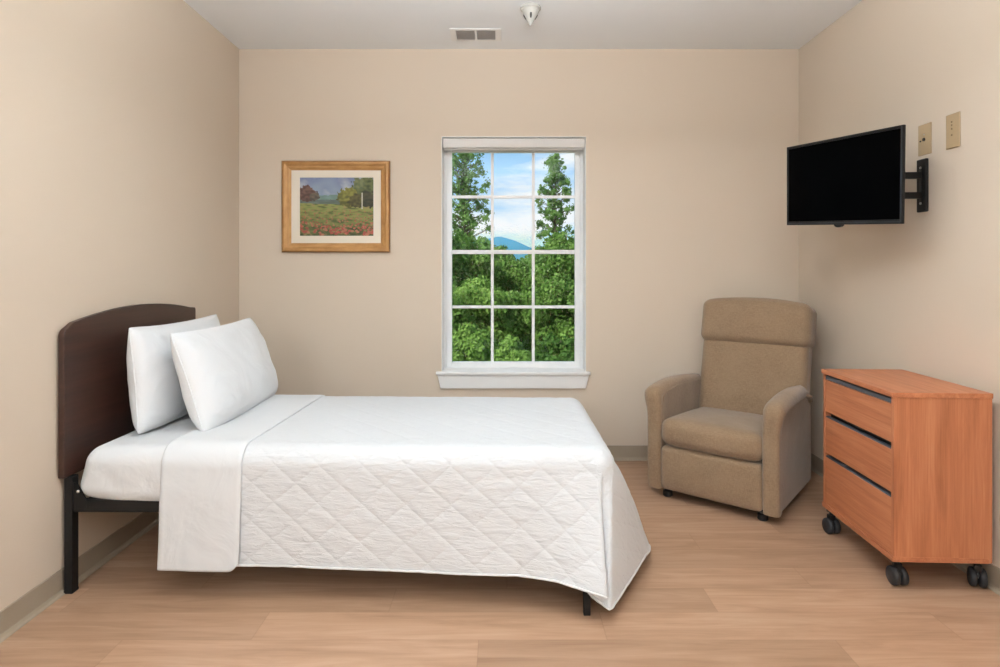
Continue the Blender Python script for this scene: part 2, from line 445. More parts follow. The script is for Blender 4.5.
for i in range(260):
    v = random.random()*.44+.02; u = random.random(); r = .005+.021*(1-v/.45)**1.6
    d = np.sqrt(((U-u)/r)**2+((Vv-v)/(r*.95))**2)+n4*.5
    cc_ = c3(*random.choice([(206,86,64),(188,78,58),(204,104,80),(172,80,58),(196,120,84)])); msk = d < 1
    img[msk] = cc_*(1+.2*n4[msk, None])*.95
lum = img.mean(-1, keepdims=True); img = (lum+(img-lum)*.80)*.84
V = [(ix0+(ix1-ix0)*i/nx, -.0055, iz0+(iz1-iz0)*j/nz) for j in range(nz+1) for i in range(nx+1)]
F = [(j*(nx+1)+i, j*(nx+1)+i+1, (j+1)*(nx+1)+i+1, (j+1)*(nx+1)+i) for j in range(nz) for i in range(nx)]
me = bpy.data.meshes.new('canvas'); me.from_pydata(V, [], F)
ca = me.color_attributes.new('paint', 'FLOAT_COLOR', 'CORNER')
ccol = np.ones((nx*nz, 4, 4), dtype=np.float32); ccol[:, :, :3] = np.clip(img, 0, 1).reshape(-1, 1, 3); ca.data.foreach_set('color', ccol.ravel())
M = Mat('painted_canvas', rough=.6, spec=.3); at = M.n('ShaderNodeAttribute', attribute_name='paint'); M.color(at.outputs['Color']); M.bump(M.noise(M.coord(), 90, 4), .2, .002)
me.materials.append(M.m); o = bpy.data.objects.new('canvas', me); link(o, pt)

# ------------------------------------------------------------------ ceiling register and detector
vt = thing('ceiling_vent', (-.163, 3.752, CEIL), 'small white rectangular air register on the ceiling above the window', 'vent')
m = MB(); hx, hy = .158, .097
def ringz(m, hx, hy, t, z0, z1, tx=None):
    tx = tx or t
    m.box(-hx, -hx+tx, -hy, hy, z0, z1); m.box(hx-tx, hx, -hy, hy, z0, z1); m.box(-hx+tx, hx-tx, -hy, -hy+t, z0, z1); m.box(-hx+tx, hx-tx, hy-t, hy, z0, z1)
ringz(m, hx, hy, .024, -.006, 0, .036); m.box(-.006, .006, -hy+.02, hy-.02, -.006, -.001)
m.build('vent_frame', WHITEP, vt, bevel=.002)
m = MB().box(-hx+.03, hx-.03, -hy+.02, hy-.02, -.002, -.0005); m.build('duct_opening', Mat('dark_duct', (.45,.43,.42,1), rough=.8).m, vt)
VENTM = Mat('grey_white_louvre_enamel', srgb(196,190,186), rough=.5).m
m = MB()
for side in (-1, 1):
    for i in range(14):
        x = side*(.014+i*.0078)
        m.prism([(x, -.008), (x+.0012, -.008), (x+.0042, -.003), (x+.003, -.003)], -hy+.022, hy-.022, 'y')
m.build('louvres', VENTM, vt)
dt = thing('heat_detector', (.160, 3.36, CEIL), 'white cone-shaped heat detector on the ceiling near the vent', 'detector')
DW = Mat('off_white_detector_plastic', srgb(186,183,176), rough=.45).m
m = MB().lathe([(.056,0),(.058,-.004),(.058,-.013),(.053,-.018),(.050,-.019)], n=40); m.build('mounting_base', DW, dt, smooth=True)
m = MB().lathe([(.050,-.019),(.048,-.027),(.041,-.033),(.038,-.036)], n=40); m.build('collar', DW, dt, smooth=True)
m = MB().lathe([(.046,-.030),(.040,-.044),(.030,-.060),(.018,-.082),(.010,-.096),(.006,-.104),(.001,-.107)], n=32); m.build('cone', DW, dt, smooth=True)
DS = Mat('dark_sensor', (.04,.035,.03,1), rough=.4).m
for k in range(4):
    a = -math.pi/2 + k*math.pi/2; m = MB(); R2 = Matrix.Rotation(a, 4, 'Z')
    m.add([(.041,-.005,-.046),(.041,.005,-.046),(.0345,.006,-.058),(.0275,.004,-.070),(.0275,-.004,-.070),(.0345,-.006,-.058),
           (.030,-.005,-.044),(.030,.005,-.044),(.024,.006,-.058),(.018,.004,-.070),(.018,-.004,-.070),(.024,-.006,-.058)],
          [(0,1,2,3,4,5),(11,10,9,8,7,6),(0,6,7,1),(1,7,8,2),(2,8,9,3),(3,9,10,4),(4,10,11,5),(5,11,6,0)])
    m.xf(R2); m.build('sensor_slot', DS, dt)

# ------------------------------------------------------------------ BED
BK = .030                                       # the bed stands a touch askew
def bx(x, y): return y - BK*(x+1.70)
bed = thing('bed_frame', (-1.70, 2.345, 0), 'black metal bed frame with arched dark mahogany headboard against left wall', 'bed')
bo = bed.location
def B(m, name, mat, parent=bed, **k):
    m.V = [(x-bo[0], y-bo[1], z-bo[2]) for x, y, z in m.V]; return m.build(name, mat, parent, **k)
# headboard, an arched panel with rounded corners
y0, y1, zb0 = 2.320, 3.320, .458
top = []
r = .035
for i in range(9):                              # near corner
    a = math.pi - i*math.pi/2/8*.80
    top.append((y0+r+r*math.cos(a), 1.018+r*math.sin(a)-.010))
for i in range(1, 40):
    t_ = i/40; y = y0+r+(y1-y0-2*r)*t_; s_ = (y-(y0+y1)/2)/((y1-y0)/2)
    top.append((y, 1.052+.053*(1-s_*s_)-.004*abs(s_)+.006*max(0,s_)))
for i in range(9):
    a = math.pi/2*.80 - i*math.pi/2/8*.80
    top.append((y1-.012+.012*math.cos(a), 1.048+.014*math.sin(a)))
pts = [(y0, zb0)] + top + [(y1, zb0)]
m = MB().prism(pts, -1.7185, -1.6935, 'x'); B(m, 'headboard', MAHO, bevel=.005, seg=3)
zr0, zr1 = .317, .365
xh, xf = -1.68, .37
def leg(x0, x1, ya, yb, z1, foot=True):
    m = MB(); m.box(x0, x1, ya, yb, .004, z1); m.box(x0-.001, x1+.001, ya-.001, yb+.001, 0, .012); return m
B(leg(-1.713, -1.680, 2.345, 2.382, .458), 'leg', BLACK, bevel=.003)
B(leg(-1.713, -1.680, 3.235, 3.272, .458), 'leg', BLACK, bevel=.003)
fx_ = .312
m = MB().prism([(2.196,0),(2.222,0),(2.222,.06),(2.352,.33),(2.326,.33),(2.196,.06)], fx_-.013, fx_+.013, 'x'); B(m, 'leg', BLACK, bevel=.003)
B(leg(fx_-.013, fx_+.013, 3.140, 3.166, .330), 'leg', BLACK, bevel=.003)
def rail(ya, yb_, z0=zr0, z1=zr1):
    m = MB().prism([(xh, ya), (xf, yb_), (xf, yb_+.030), (xh, ya+.030)], z0, z1, 'z'); return m
B(rail(2.352, 2.345), 'side_rail', BLACK, bevel=.003)
B(rail(3.235, 3.183), 'side_rail', BLACK, bevel=.003)
B(MB().box(fx_-.02, fx_+.015, 2.33, 3.17, .318, .345), 'end_rail', BLACK, bevel=.003)
B(MB().box(-1.679, -1.655, 2.384, 3.234, .318, .345), 'end_rail', BLACK, bevel=.003)
for xx in (-1.25, -.8, -.35, .05):
    B(MB().box(xx-.02, xx+.02, bx(xx, 2.384), bx(xx, 3.232), .338, .350), 'cross_slat', BLACK, bevel=.002)
for ya in (2.350, 3.237):
    m = MB().prism([(-1.680, .435), (-1.668, .435), (-1.628, .365), (-1.628, .332), (-1.680, .332)], ya+.001, ya+.007, 'y')
    B(m, 'corner_bracket', BLACK, bevel=.001)
    m = MB().lathe([(.006,0),(.006,-.004),(.003,-.006)], -1.66, ya+.001, .40, n=12, axis='y'); B(m, 'bolt', STEEL)

# mattress in fitted sheet
MX0, MX1, MY0, MY1, MZ0, MZ1 = -1.688, .395, 2.345, 3.335, .352, .568
Vm, Fm = soft_box(MX1-MX0, MY1-MY0, MZ1-MZ0, .062, (.0, .004, .006), n=44, c=((MX0+MX1)/2, (MY0+MY1)/2, (MZ0+MZ1)/2))
Vn = []
for (x, y, z) in Vm:
    t_ = (z-MZ0)/(MZ1-MZ0)
    headpull = max(0, 1-(x-MX0)/.22)
    x2 = x + headpull*.050*t_                    # leans in toward the top
    z2 = z + headpull**1.5*(1-t_)*.034 - (1-t_)*.012
    dr = (mnoise.noise(Vector((x*9+z*11, y*2.0, z*3)))*.009 + mnoise.noise(Vector((x*22+z*20, 3, z*3)))*.003)*(1-abs(2*t_-1))
    Vn.append((x2, bx(x, y) + (-dr if y < 2.8 else dr), z2+.002*mnoise.noise(Vector((x*4, y*4, 0)))))
m = MB().add(Vn, Fm)
o = m.build('mattress', SHEET, smooth=True, angle=180, recenter=True)
tag(o, 'mattress in a white fitted sheet, bare at the headboard end of the bed', 'mattress')

# quilt ---------------------------------------------------------------
R = .080; ZT = .582
QX0 = -1.22
def topz(x, y): return ZT + .004*mnoise.noise(Vector((x*3, y*3, 2.2)))
NEARY = 2.335; FARY = 3.350; FX = .440
nu, nv = 210, 96
ix = np.linspace(QX0, FX-R, nu); iy = np.linspace(NEARY+R, FARY-R, nv)
V = []; UV = []; F = []
for j in range(nv):
    for i in range(nu):
        V.append((ix[i], bx(ix[i], iy[j]), ZT)); UV.append((ix[i], iy[j]))
for j in range(nv-1):
    for i in range(nu-1): a = j*nu+i; F.append((a, a+1, a+nu+1, a+nu))
LQ = .50; NQ = 62
def interp(kp, t):
    ts = [k_[0] for k_ in kp]
    return np.array([np.interp(t, ts, [k_[1][c] for k_ in kp]) for c in range(3)])
# per u: (inner plan point, outward dir, hem point, cloth u,v at the top, cloth u,v at the hem)
cols = []
near_kp = [(QX0, (-1.24, 2.328, .128)), (-1.0, (-1.02, 2.320, .126)), (-.60, (-.615, 2.304, .122)), (-.28, (-.285, 2.286, .118)), (.04, (.06, 2.250, .122)), (.18, (.20, 2.210, .119)), (FX-R, (.364, 2.132, .1065))]
for x in ix:
    h = interp(near_kp, x); w = .003*math.sin(x*13)
    cols.append(((x, bx(x, NEARY+R)), (0, -1), (h[0], h[1]+w, h[2]+.0015*math.sin(x*7)), (x, NEARY+R), (x, NEARY-LQ+.0)))
cx_, cy_ = FX-R, bx(FX-R, NEARY+R)
cor_kp = [(0, (.368, 2.128, .106)), (.06, (.374, 2.131, .104)), (.10, (.372, 2.145, .102)), (.22, (.322, 2.205, .086)), (.28, (.316, 2.200, .084)), (.36, (.330, 2.184, .076)), (.50, (.384, 2.148, .052)), (.54, (.396, 2.156, .054)),
          (.75, (.520, 2.370, .064)), (.90, (.602, 2.520, .068)), (1.0, (.634, 2.605, .040))]
NC = 64
for i in range(1, NC):
    t_ = i/NC; a = t_*math.pi/2
    h = interp(cor_kp, t_)
    if t_ < .5: cu = (FX+LQ*t_*2, NEARY-LQ)
    else: cu = (FX+LQ, NEARY-LQ*(2-2*t_))
    cols.append(((cx_, cy_), (math.sin(a), -math.cos(a)), tuple(h), (FX-R, NEARY+R), cu))
foot_kp = [(0, (.634, 2.605, .040)), (.15, (.640, 2.68, .050)), (.5, (.612, 2.95, .085)), (1.0, (.590, 3.36, .095))]
for j in range(nv):
    t_ = j/(nv-1); h = interp(foot_kp, t_); w = .012*math.sin(t_*17)
    cols.append(((FX-R, bx(FX-R, iy[j])), (1, 0), (h[0]+w, h[1], h[2]), (FX-R, iy[j]), (FX+LQ, iy[j])))
for i in range(1, 24):
    t_ = i/24; a = t_*math.pi/2; rr = .20+.05*math.sin(t_*math.pi)
    cols.append(((FX-R, bx(FX-R, FARY-R)), (math.cos(a), math.sin(a)), (.355+(.60-.355)*math.cos(a), 3.27+.25*math.sin(a), .09), (FX-R, FARY-R), (FX+LQ*math.cos(a), FARY+LQ*math.sin(a))))
for x in ix[::-1]:
    w = .01*math.sin(x*11)
    cols.append(((x, bx(x, FARY-R)), (0, 1), (x, bx(x, FARY)+.10+w, .10), (x, FARY-R), (x, FARY+LQ)))
s0 = len(V); q = np.linspace(0, 1, NQ+1); qr = R*math.pi/2/(LQ+.03)
for (P, nrm, H, c0, c1) in cols:
    for k_ in q:
        if k_ <= qr:
            ph_ = k_/qr*math.pi/2; X = P[0]+nrm[0]*R*math.sin(ph_); Y = P[1]+nrm[1]*R*math.sin(ph_); Z = ZT-R+R*math.cos(ph_)
        else:
            g = (k_-qr)/(1-qr)
            X0, Y0, Z0 = P[0]+nrm[0]*R, P[1]+nrm[1]*R, ZT-R
            e = g**(1.12 if nrm[0] < .5 else (.78 if nrm[0] > .95 else 1.12-.34*(nrm[0]-.5)/.45))
            X, Y, Z = X0+(H[0]-X0)*e, Y0+(H[1]-Y0)*e, Z0+(H[2]-Z0)*g
        V.append((X, Y, Z)); UV.append((c0[0]+(c1[0]-c0[0])*k_, c0[1]+(c1[1]-c0[1])*k_))
nn_ = NQ+1
for i in range(len(cols)-1):
    for k_ in range(NQ):
        a = s0+i*nn_+k_; F.append((a, a+1, a+nn_+1, a+nn_))
# quilting relief along the outward normal
VA = np.array(V); UA = np.array(UV); N = np.zeros_like(VA); FA = np.array(F)
fn = np.cross(VA[FA[:,2]]-VA[FA[:,0]], VA[FA[:,3]]-VA[FA[:,1]])
for c in range(4): np.add.at(N, FA[:, c], fn)
N[:s0] = (0, 0, 1)
ctr = np.array([-.4, 2.82, .2]); sg = np.sign((N*(VA-ctr)).sum(1)); sg[sg == 0] = 1
N = N*sg[:, None]; N /= np.linalg.norm(N, axis=1)[:, None]+1e-9
def relief(u):
    d = []
    for s_ in (1, -1):
        f_ = np.mod((u[:, 0]+s_*u[:, 1]+20.0)/.17, 1); d.append(np.minimum(f_, 1-f_)*.17/1.414)
    d = np.minimum(*d); return .0026*(1-np.exp(-(d/.009)**1.3))
hgt = relief(UA)
puck = np.array([mnoise.noise(Vector((u[0]*9, u[1]*26, 0))) for u in UA])*.0016 + np.array([mnoise.noise(Vector((u[0]*4, u[1]*4, 5))) for u in UA])*.003
fade = np.ones(len(V)); 
NF = nu+NC-1
mask = np.zeros(len(V), bool); mask[s0+nu*nn_:s0+(nu+NC)*nn_] = True; fade[mask] = .5
qf = np.tile(np.clip(.45+np.linspace(0, 1, NQ+1)*2.2, .45, 1), len(cols)); fade[s0:] *= qf
topm = np.zeros(len(V), bool); topm[:s0] = True
fade[topm] = .45
VA = VA + N*((hgt+puck)*fade)[:, None]
m = MB().add(VA.tolist(), F)
quilt = m.build('quilt', QUILT, smooth=True, angle=180, uv=UV, weld=.0006, recenter=True)
tag(quilt, 'white diamond-quilted coverlet draped over the bed down to the floor', 'quilt')
so = quilt.modifiers.new('thick', 'SOLIDIFY'); so.thickness = .006; so.offset = -1
# binding along the hem
hem = [VA[s0+i*nn_+NQ] for i in range(len(cols))]
hp = [hem[0]]
for h in hem:
    if np.linalg.norm(h-hp[-1]) > .008: hp.append(h)
m = MB().tube([h - np.array(quilt.location) for h in hp], .0045, 8); m.build('binding', QEDGE, quilt, smooth=True, angle=180)

# folded-back top sheet lying over the quilt -------------------------------------
CX0, CX1 = -1.318, -1.000
nu2 = 60; prof = []
off_ = .009
def cuff_pt(x, s):         # s: -1..0 near drop, 0..1 top, 1..2 far drop
    Ro = R+off_
    if s < 0:
        g = -s; ql = Ro*math.pi/2/.53
        if g < ql:
            p_ = g/ql*math.pi/2; return (x, bx(x, NEARY+R)-Ro*math.sin(p_), ZT-R+Ro*math.cos(p_))
        g = (g-ql)/(1-ql); H = (x-.010, 2.324-.03*(x+1.3)-.014, .110)
        Y0, Z0 = bx(x, NEARY+R)-Ro, ZT-R
        return (x-.012*g*(1 if x > -1.2 else 1.0), Y0+(H[1]-Y0)*g, Z0+(H[2]-Z0)*g)
    if s > 1:
        g = s-1; ql = Ro*math.pi/2/.53
        if g < ql:
            p_ = g/ql*math.pi/2; return (x, bx(x, FARY-R)+Ro*math.sin(p_), ZT-R+Ro*math.cos(p_))
        g = (g-ql)/(1-ql); return (x, bx(x, FARY-R)+Ro+.09*g, ZT-R-.43*g)
    y = NEARY+R+(FARY-R-NEARY-R)*s
    return (x, bx(x, y), ZT+off_)
ss = np.concatenate([np.linspace(-1, 0, 60)[:-1], np.linspace(0, 1, 70)[:-1], np.linspace(1, 2, 40)])
V = []; F = []; UV = []
for si, s in enumerate(ss):
    for i in range(nu2+1):
        f_ = i/nu2
        # slightly skewed toward the far side, rounded lower right corner
        sh = .030*np.clip(s, 0, 1)
        x = CX0+(CX1-CX0)*f_+sh
        if s < -.93 and f_ > .9: 
            pass
        P = list(cuff_pt(x, s))
        if s < -.80:
            cr = max(0, f_-.86)/.14; P[2] += .030*cr**2.5*((-s-.80)/.20)
        edge = min(f_, 1-f_)*(CX1-CX0)
        lift = 0.0
        wv_ = mnoise.noise(Vector((x*5, s*2.2, 3)))*.006 + mnoise.noise(Vector((x*14, s*3, 8)))*.0022
        if edge < .014: wv_ += -.004*(1-edge/.014)
        if s < 0: P[1] -= wv_*1.2*min(1, -s*4)+.004*min(1, -s*4); P[2] += wv_*max(0, 1+s*4)
        else: P[2] += max(-.003, wv_)
        V.append(tuple(P))
ns = len(ss); w_ = nu2+1
for j in range(ns-1):
    for i in range(nu2): a = j*w_+i; F.append((a, a+1, a+w_+1, a+w_))
m = MB().add(V, F); cuff = m.build('folded_top_sheet', CUFF, smooth=True, angle=180, recenter=True)
tag(cuff, 'smooth white top sheet folded back as a wide band across the quilt', 'sheet')
so = cuff.modifiers.new('thick', 'SOLIDIFY'); so.thickness = .007; so.offset = 1 if False else -1

# pillows ---------------------------------------------------------------
def pillow(name, Lx, Hx, Tx, label, seed, thick_bottom=1.15):
    """local: x = thickness, y = length, z = height from the bed up"""
    n_, k_ = 60, 44; V = []; F = []
    def shape(u, v):
        # corner ears and slightly concave edges
        au, av = abs(u), abs(v)
        y = u*Lx/2*(1-.035*(1-av**2.2)*1.0*au**3) ; z = v*Hx/2*(1-.045*(1-au**2.0)*av**3*-.3)
        z += (-.022*(1-au**2.6) if v > 0 else .0)*max(0, v)**2; q_ = (au*av)**7; y *= 1-.030*q_; z *= 1-.035*q_
        y += 0; return y, z
    for side in (1, -1):
        for j in range(k_+1):
            for i in range(n_+1):
                u = math.sin((i/n_*2-1)*math.pi/2); v = math.sin((j/k_*2-1)*math.pi/2)
                y, z = shape(u, v)
                t_ = ((1-abs(u)**3.2)*(1-abs(v)**2.6))
                t_ = max(t_, 0)**.46
                th = Tx/2*t_*(1+.22*(-v)*.9)
                wr = mnoise.noise(Vector((y*2+seed, z*20, seed)))*.016*abs(u)**2*(1-abs(u)**8) + mnoise.noise(Vector((y*5+seed, z*5, seed+3)))*.013 + mnoise.noise(Vector((y*11+z*9, z*4-y*3, seed+9)))*.004
                V.append((side*(th+wr*t_), y, z+Hx/2))
    w = n_+1; tot = w*(k_+1)
    for s_ in (0, 1):
        for j in range(k_):
            for i in range(n_):
                a = s_*tot+j*w+i; f_ = (a, a+1, a+w+1, a+w); F.append(f_ if s_ else f_[::-1])
    m = MB().add(V, F); o = m.build(name, PILLOW, smooth=True, angle=180, weld=.0008)
    tag(o, label, 'pillow', 'bed pillows')
    per = []
    N_ = 50
    for a, b, c, d in ((-1,-1,1,-1),(1,-1,1,1),(1,1,-1,1),(-1,1,-1,-1)):
        for i in range(N_):
            t_ = i/N_; u, v = a+(c-a)*t_, b+(d-b)*t_; y, z = shape(u, v); per.append((0, y, z+Hx/2))
    MB().tube(per, .0038, 7, closed=True).build('piping', PILLOW, o, smooth=True, angle=180)
    return o
p1 = pillow('pillow', .85, .455, .200, 'white pillow propped in front, leaning on the other pillow', 1.0)
p2 = pillow('pillow', .80, .455, .175, 'white pillow behind, standing against the dark headboard', 5.0)
def place(o, bot, topx, topz_, yaw=0, roll=0):
    # bottom edge centre, leaning so that the top is at topx, topz_
    o.location = bot; lean = math.atan2(topx-bot[0], topz_-bot[2])
    o.rotation_euler = (roll, lean, yaw)
place(p1, (-1.258, 2.935, .574), -1.395, .99, .02)
place(p2, (-1.524, 2.900, .576), -1.562, 1.02, .01)

# ------------------------------------------------------------------ RECLINER
RA = math.radians(-39.5)
rc = thing('recliner_armchair', (1.080, 3.150, 0), 'tan fabric recliner armchair with curved padded arms in far right corner', 'armchair', RA)
hwid = .350
def cush(name, w, d, h, c, r, bulge, lean=0, piv=None, n=18, mat=TAN, fn=None):
    V, F = soft_box(w, d, h, r, bulge, n=n, c=c)
    if fn: V = [fn(*v) for v in V]
    m = MB().add(V, F)
    if lean:
        pv = Vector(piv); M_ = Matrix.Translation(pv) @ Matrix.Rotation(lean, 4, 'X') @ Matrix.Translation(-pv); m.xf(M_)
    return m.build(name, mat, rc, smooth=True, angle=180)
# dark under-frame and footrest panel
MB().box(-.24, .24, .06, .66, .042, .30).build('base_frame', Mat('dark_underside_fabric', (.012,.011,.010,1), rough=.9).m, rc, bevel=.01)
cush('footrest_panel', .540, .11, .240, (0, .060, .174), .028, (0, .010, .004))
def seatfn(x, y, z):
    if z > .40: z += .010*(1-(x/.28)**2)*(1-((y-.26)/.3)**2)
    if z > .34: z -= .03*max(0, y)/.6
    if y < .1: y -= .016*(1-(x/.28)**2)*(1-((z-.38)/.12)**2)
    return (x, y, z)
cush('seat_cushion', .546, .60, .150, (0, .296, .372), .052, (0, .006, .010), n=24, fn=seatfn)
# back, leaning
LEAN = math.radians(-13)
def back_taper(x, y, z): return (x*(1.0+.02*(.8-z)), y, z)
piv = (0, .60, .40)
cush('backrest', .615, .17, .60, (.028, .625, .575), .05, (0, .016, 0), -abs(LEAN) if False else LEAN*-1*-1, piv, n=24)
cush('headrest', .640, .20, .285, (.030, .612, .960), .050, (0, .014, .006), LEAN, piv, n=24,
     fn=lambda x, y, z: (x, y, z-.022*(abs(x)/.3)**2.4*(z > .98)*((z-.98)/.12)**1 if z > .98 else z))
cush('back_panel', .570, .05, .70, (.028, .725, .62), .022, (0, .005, 0), LEAN, piv, n=14)
# arms
def arm(s):
    prof = [(.012,.050),(.004,.10),(.001,.30),(.000,.50),(-.008,.555),(-.008,.588),(.010,.602),(.07,.612),(.14,.621),(.25,.627),(.36,.626),(.47,.618),(.58,.608),(.655,.596),(.692,.576),(.704,.552),(.702,.520)]
    # padded band that runs up the front and over the top
    P = []
    for i in range(len(prof)-1):
        a, b = prof[i], prof[i+1]
        k = max(1, int(math.hypot(a[0]-b[0], a[1]-b[1])/.018))
        for j in range(k): P.append((a[0]+(b[0]-a[0])*j/k, a[1]+(b[1]-a[1])*j/k))
    P.append(prof[-1])
    for _ in range(3):
        P = [P[0]] + [((P[i-1][0]+2*P[i][0]+P[i+1][0])/4, (P[i-1][1]+2*P[i][1]+P[i+1][1])/4) for i in range(1, len(P)-1)] + [P[-1]]
    # cross-section (across, inward)
    cs = []
    wdt, thk, rr = .082, .060, .020
    V = []; F = []
    def section(w, t, r_):
        out = []
        for (cx, cy, a0) in ((w/2-r_, r_, -90), (w/2-.012, t-.012, 0), (-w/2+.012, t-.012, 90), (-w/2+r_, r_, 180)):
            rad = r_ if cy < .04 else .012
            for q_ in range(6):
                a = math.radians(a0+q_*18); out.append((cx+rad*math.cos(a), cy+rad*math.sin(a)))
        return out
    m_ = 24
    for i, (y, z) in enumerate(P):
        i0, i1 = max(i-1, 0), min(i+1, len(P)-1)
        ty, tz = P[i1][0]-P[i0][0], P[i1][1]-P[i0][1]; l = math.hypot(ty, tz); ty /= l; tz /= l
        ny, nz2 = tz, -ty        # inward normal (right-hand of the path going up then back)
        flare = max(0, min(1, (z-.44)/.16)); fl2 = flare*flare*(3-2*flare)
        w = wdt + .022*fl2*max(0, min(1, 1-(y-.25)/.40)) - .020*max(0, min(1, (y-.42)/.2)); rr_ = .022+.016*fl2
        thk_ = thk if y < .60 else .055
        topf = max(0, min(1, -nz2))
        for (cx, cy) in section(w, thk_*(1 if y < .6 else .8), rr_):
            xx = s*(hwid-wdt/2) + cx + s*.013*fl2*max(0, min(1, 1-(y-.25)/.35)) - s*0
            crown = .006*fl2*(1-(cx/(w/2))**2)
            V.append((xx, y+ny*(cy-crown), z+nz2*(cy-crown)))
    n_ = len(V)//len(P)
    for i in range(len(P)-1):
        for k in range(n_): F.append((i*n_+k, i*n_+(k+1) % n_, (i+1)*n_+(k+1) % n_, (i+1)*n_+k))
    F.append(tuple(range(n_))); F.append(tuple((len(P)-1)*n_+k for k in range(n_)))
    a_ = MB().add(V, F).build('armrest', TAN, rc, smooth=True, angle=60)
    # inset side panel under the pad
    pn = [(.03,.052),(.03,.50),(.045,.560),(.09,.585),(.25,.600),(.42,.594),(.58,.584),(.670,.566),(.708,.530),(.718,.46),(.714,.052)]
    xo = s*(hwid-.009); xi = s*(hwid-.083)
    MB().prism(pn, min(xo, xi), max(xo, xi), 'x').build('side_panel', TAN, a_, bevel=.008, seg=3)
arm(-1); arm(1)
for (x, y) in ((-.255, .075), (.255, .075), (-.24, .60), (.24, .60)):
    m = MB().lathe([(.016,.050),(.016,.034),(.026,.030),(.027,.006),(.022,0)], x, y, 0, n=20); m.build('foot', BLACKP, rc, smooth=True)

# ------------------------------------------------------------------ DRESSER
DR = math.radians(-2.5)
dw, dl, dz0, dz1 = .376, .565, .122, .7855
dr = thing('drawer_cabinet', (1.525+dw/2+.024, 2.348+dl/2, 0), 'cherry wood three-drawer cabinet on black casters along the right wall', 'cabinet', DR)
hx, hl = dw/2, dl/2
m = MB()
m.box(-hx+.002, hx, -hl, -hl+.018, dz0, dz1-.020)          # near side
m.box(-hx+.002, hx, hl-.018, hl, dz0, dz1-.020)            # far side
m.box(hx-.012, hx-.001, -hl+.018, hl-.018, dz0, dz1-.020)  # back
m.build('cabinet_body', CHERRY_Z, dr, bevel=.0012)
MB().box(-hx-.006, hx+.002, -hl-.003, hl+.003, dz1-.020, dz1).build('top_panel', CHERRY_Y, dr, bevel=.0018)
MB().box(-hx-.003, hx-.012, -hl-.001, hl+.001, dz0-.002, dz0+.019).build('bottom_panel', CHERRY_Y, dr, bevel=.0018)
MB().box(-hx+.030, hx-.013, -hl+.019, hl-.019, dz0+.02, dz1-.022).build('inner_carcass', BLACKP, dr)
zs = [(.585, .737, .764), (.388, .557, .584), (.142, .366, .388)]
for i, (z0, z1, zg) in enumerate(zs):
    d = MB().box(-hx+.003, -hx+.021, -hl+.0195, hl-.0195, z0, z1).build('drawer', CHERRY_Y, dr, bevel=.0015)
    # finger-pull profile along the upper edge
    if i == 0:
        MB().prism([(-hx+.004, z1+.003), (-hx+.0055, z1+.019), (-hx+.022, z1+.026), (-hx+.028, z1+.003)], -hl+.020, hl-.020, 'y').build('drawer_pull', GREYMET, d)
    else:
        MB().prism([(-hx+.004, z1+.0005), (-hx+.007, z1+.005), (-hx+.022, z1+.006), (-hx+.028, z1+.0005)], -hl+.020, hl-.020, 'y').build('drawer_pull', GREYMET, d)
def caster(x, y, a):
    c = bpy.data.objects.new('caster', None); link(c, dr); c.location = (x, y, 0); c.rotation_euler = (0, 0, a)
    for s_ in (-1, 1):
        m = MB().lathe([(.008,-.012),(.030,-.012),(.0362,-.008),(.0372,0),(.0362,.008),(.030,.012),(.008,.012)], s_*.0160, 0, .0375, n=32, axis='x')
        m.build('wheel', RUBBER, c, smooth=True, angle=50)
    m = MB().lathe([(.006,-.0275),(.006,.0275)], 0, 0, .0375, n=14, axis='x'); m.build('axle', STEEL, c, smooth=True)
    m = MB()
    pts = [(.030*math.cos(t_), .0375+.030*math.sin(t_)) for t_ in np.linspace(-.3, math.pi*.85, 14)]
    m.prism([(0, .0375)]+pts, -.0035, .0035, 'x'); m.box(-.013, .013, -.013, .016, .060, .090)
    m.build('fork', BLACKP, c, bevel=.0015)
    m = MB().lathe([(.010,.085),(.010,.105),(.022,.106),(.022,.122)], n=20); m.build('swivel_plate', BLACKP, c, smooth=True)
caster(-hx+.052, -hl+.062, .05); caster(hx-.012, -hl+.062, -.42); caster(-hx+.024, hl-.035, .15); caster(hx-.045, hl-.055, .3)

# ------------------------------------------------------------------ TV on its bracket
TW, TH = .73, .425
tvE = bpy.data.objects.new('television', None); link(tvE)
tag(tvE, 'black flat screen television held by a wall bracket on the right', 'television')
yaw, pit, rol = -1.348, .052, .065
Rm = Matrix.Rotation(yaw, 4, 'Z') @ Matrix.Rotation(pit, 4, 'X') @ Matrix.Rotation(rol, 4, 'Y')
tvE.matrix_world = Matrix.Translation((1.646, 2.939, 1.702)) @ Rm
TVB = Mat('glossy_black_bezel', (.005,.005,.006,1), rough=.3, spec=.3).m
SCR = Mat('dark_screen_glass', (.0006,.0006,.0008,1), rough=.22, spec=.02).m
m = MB(); b_ = .014
def ringy(m, w, h, t, y0, y1, tb):
    m.box(-w, -w+t, y0, y1, -h, h); m.box(w-t, w, y0, y1, -h, h); m.box(-w+t, w-t, y0, y1, -h, -h+tb); m.box(-w+t, w-t, y0, y1, h-t, h)
ringy(m, TW/2, TH/2, b_, -.002, .012, .020)
m.build('bezel', TVB, tvE, bevel=.0025)
MB().box(-TW/2+b_, TW/2-b_, .001, .006, -TH/2+.020, TH/2-b_).build('screen', SCR, tvE)
BZ2 = Mat('grey_satin_bezel_edge', (.016,.019,.025,1), rough=.35).m
m = MB(); m.box(-TW/2+.010, TW/2-.010, -.0032, -.0018, -TH/2+.006, -TH/2+.014); m.box(TW/2-.011, TW/2-.004, -.0032, -.0018, -TH/2+.008, TH/2-.006)
m.build('bezel_trim', BZ2, tvE)
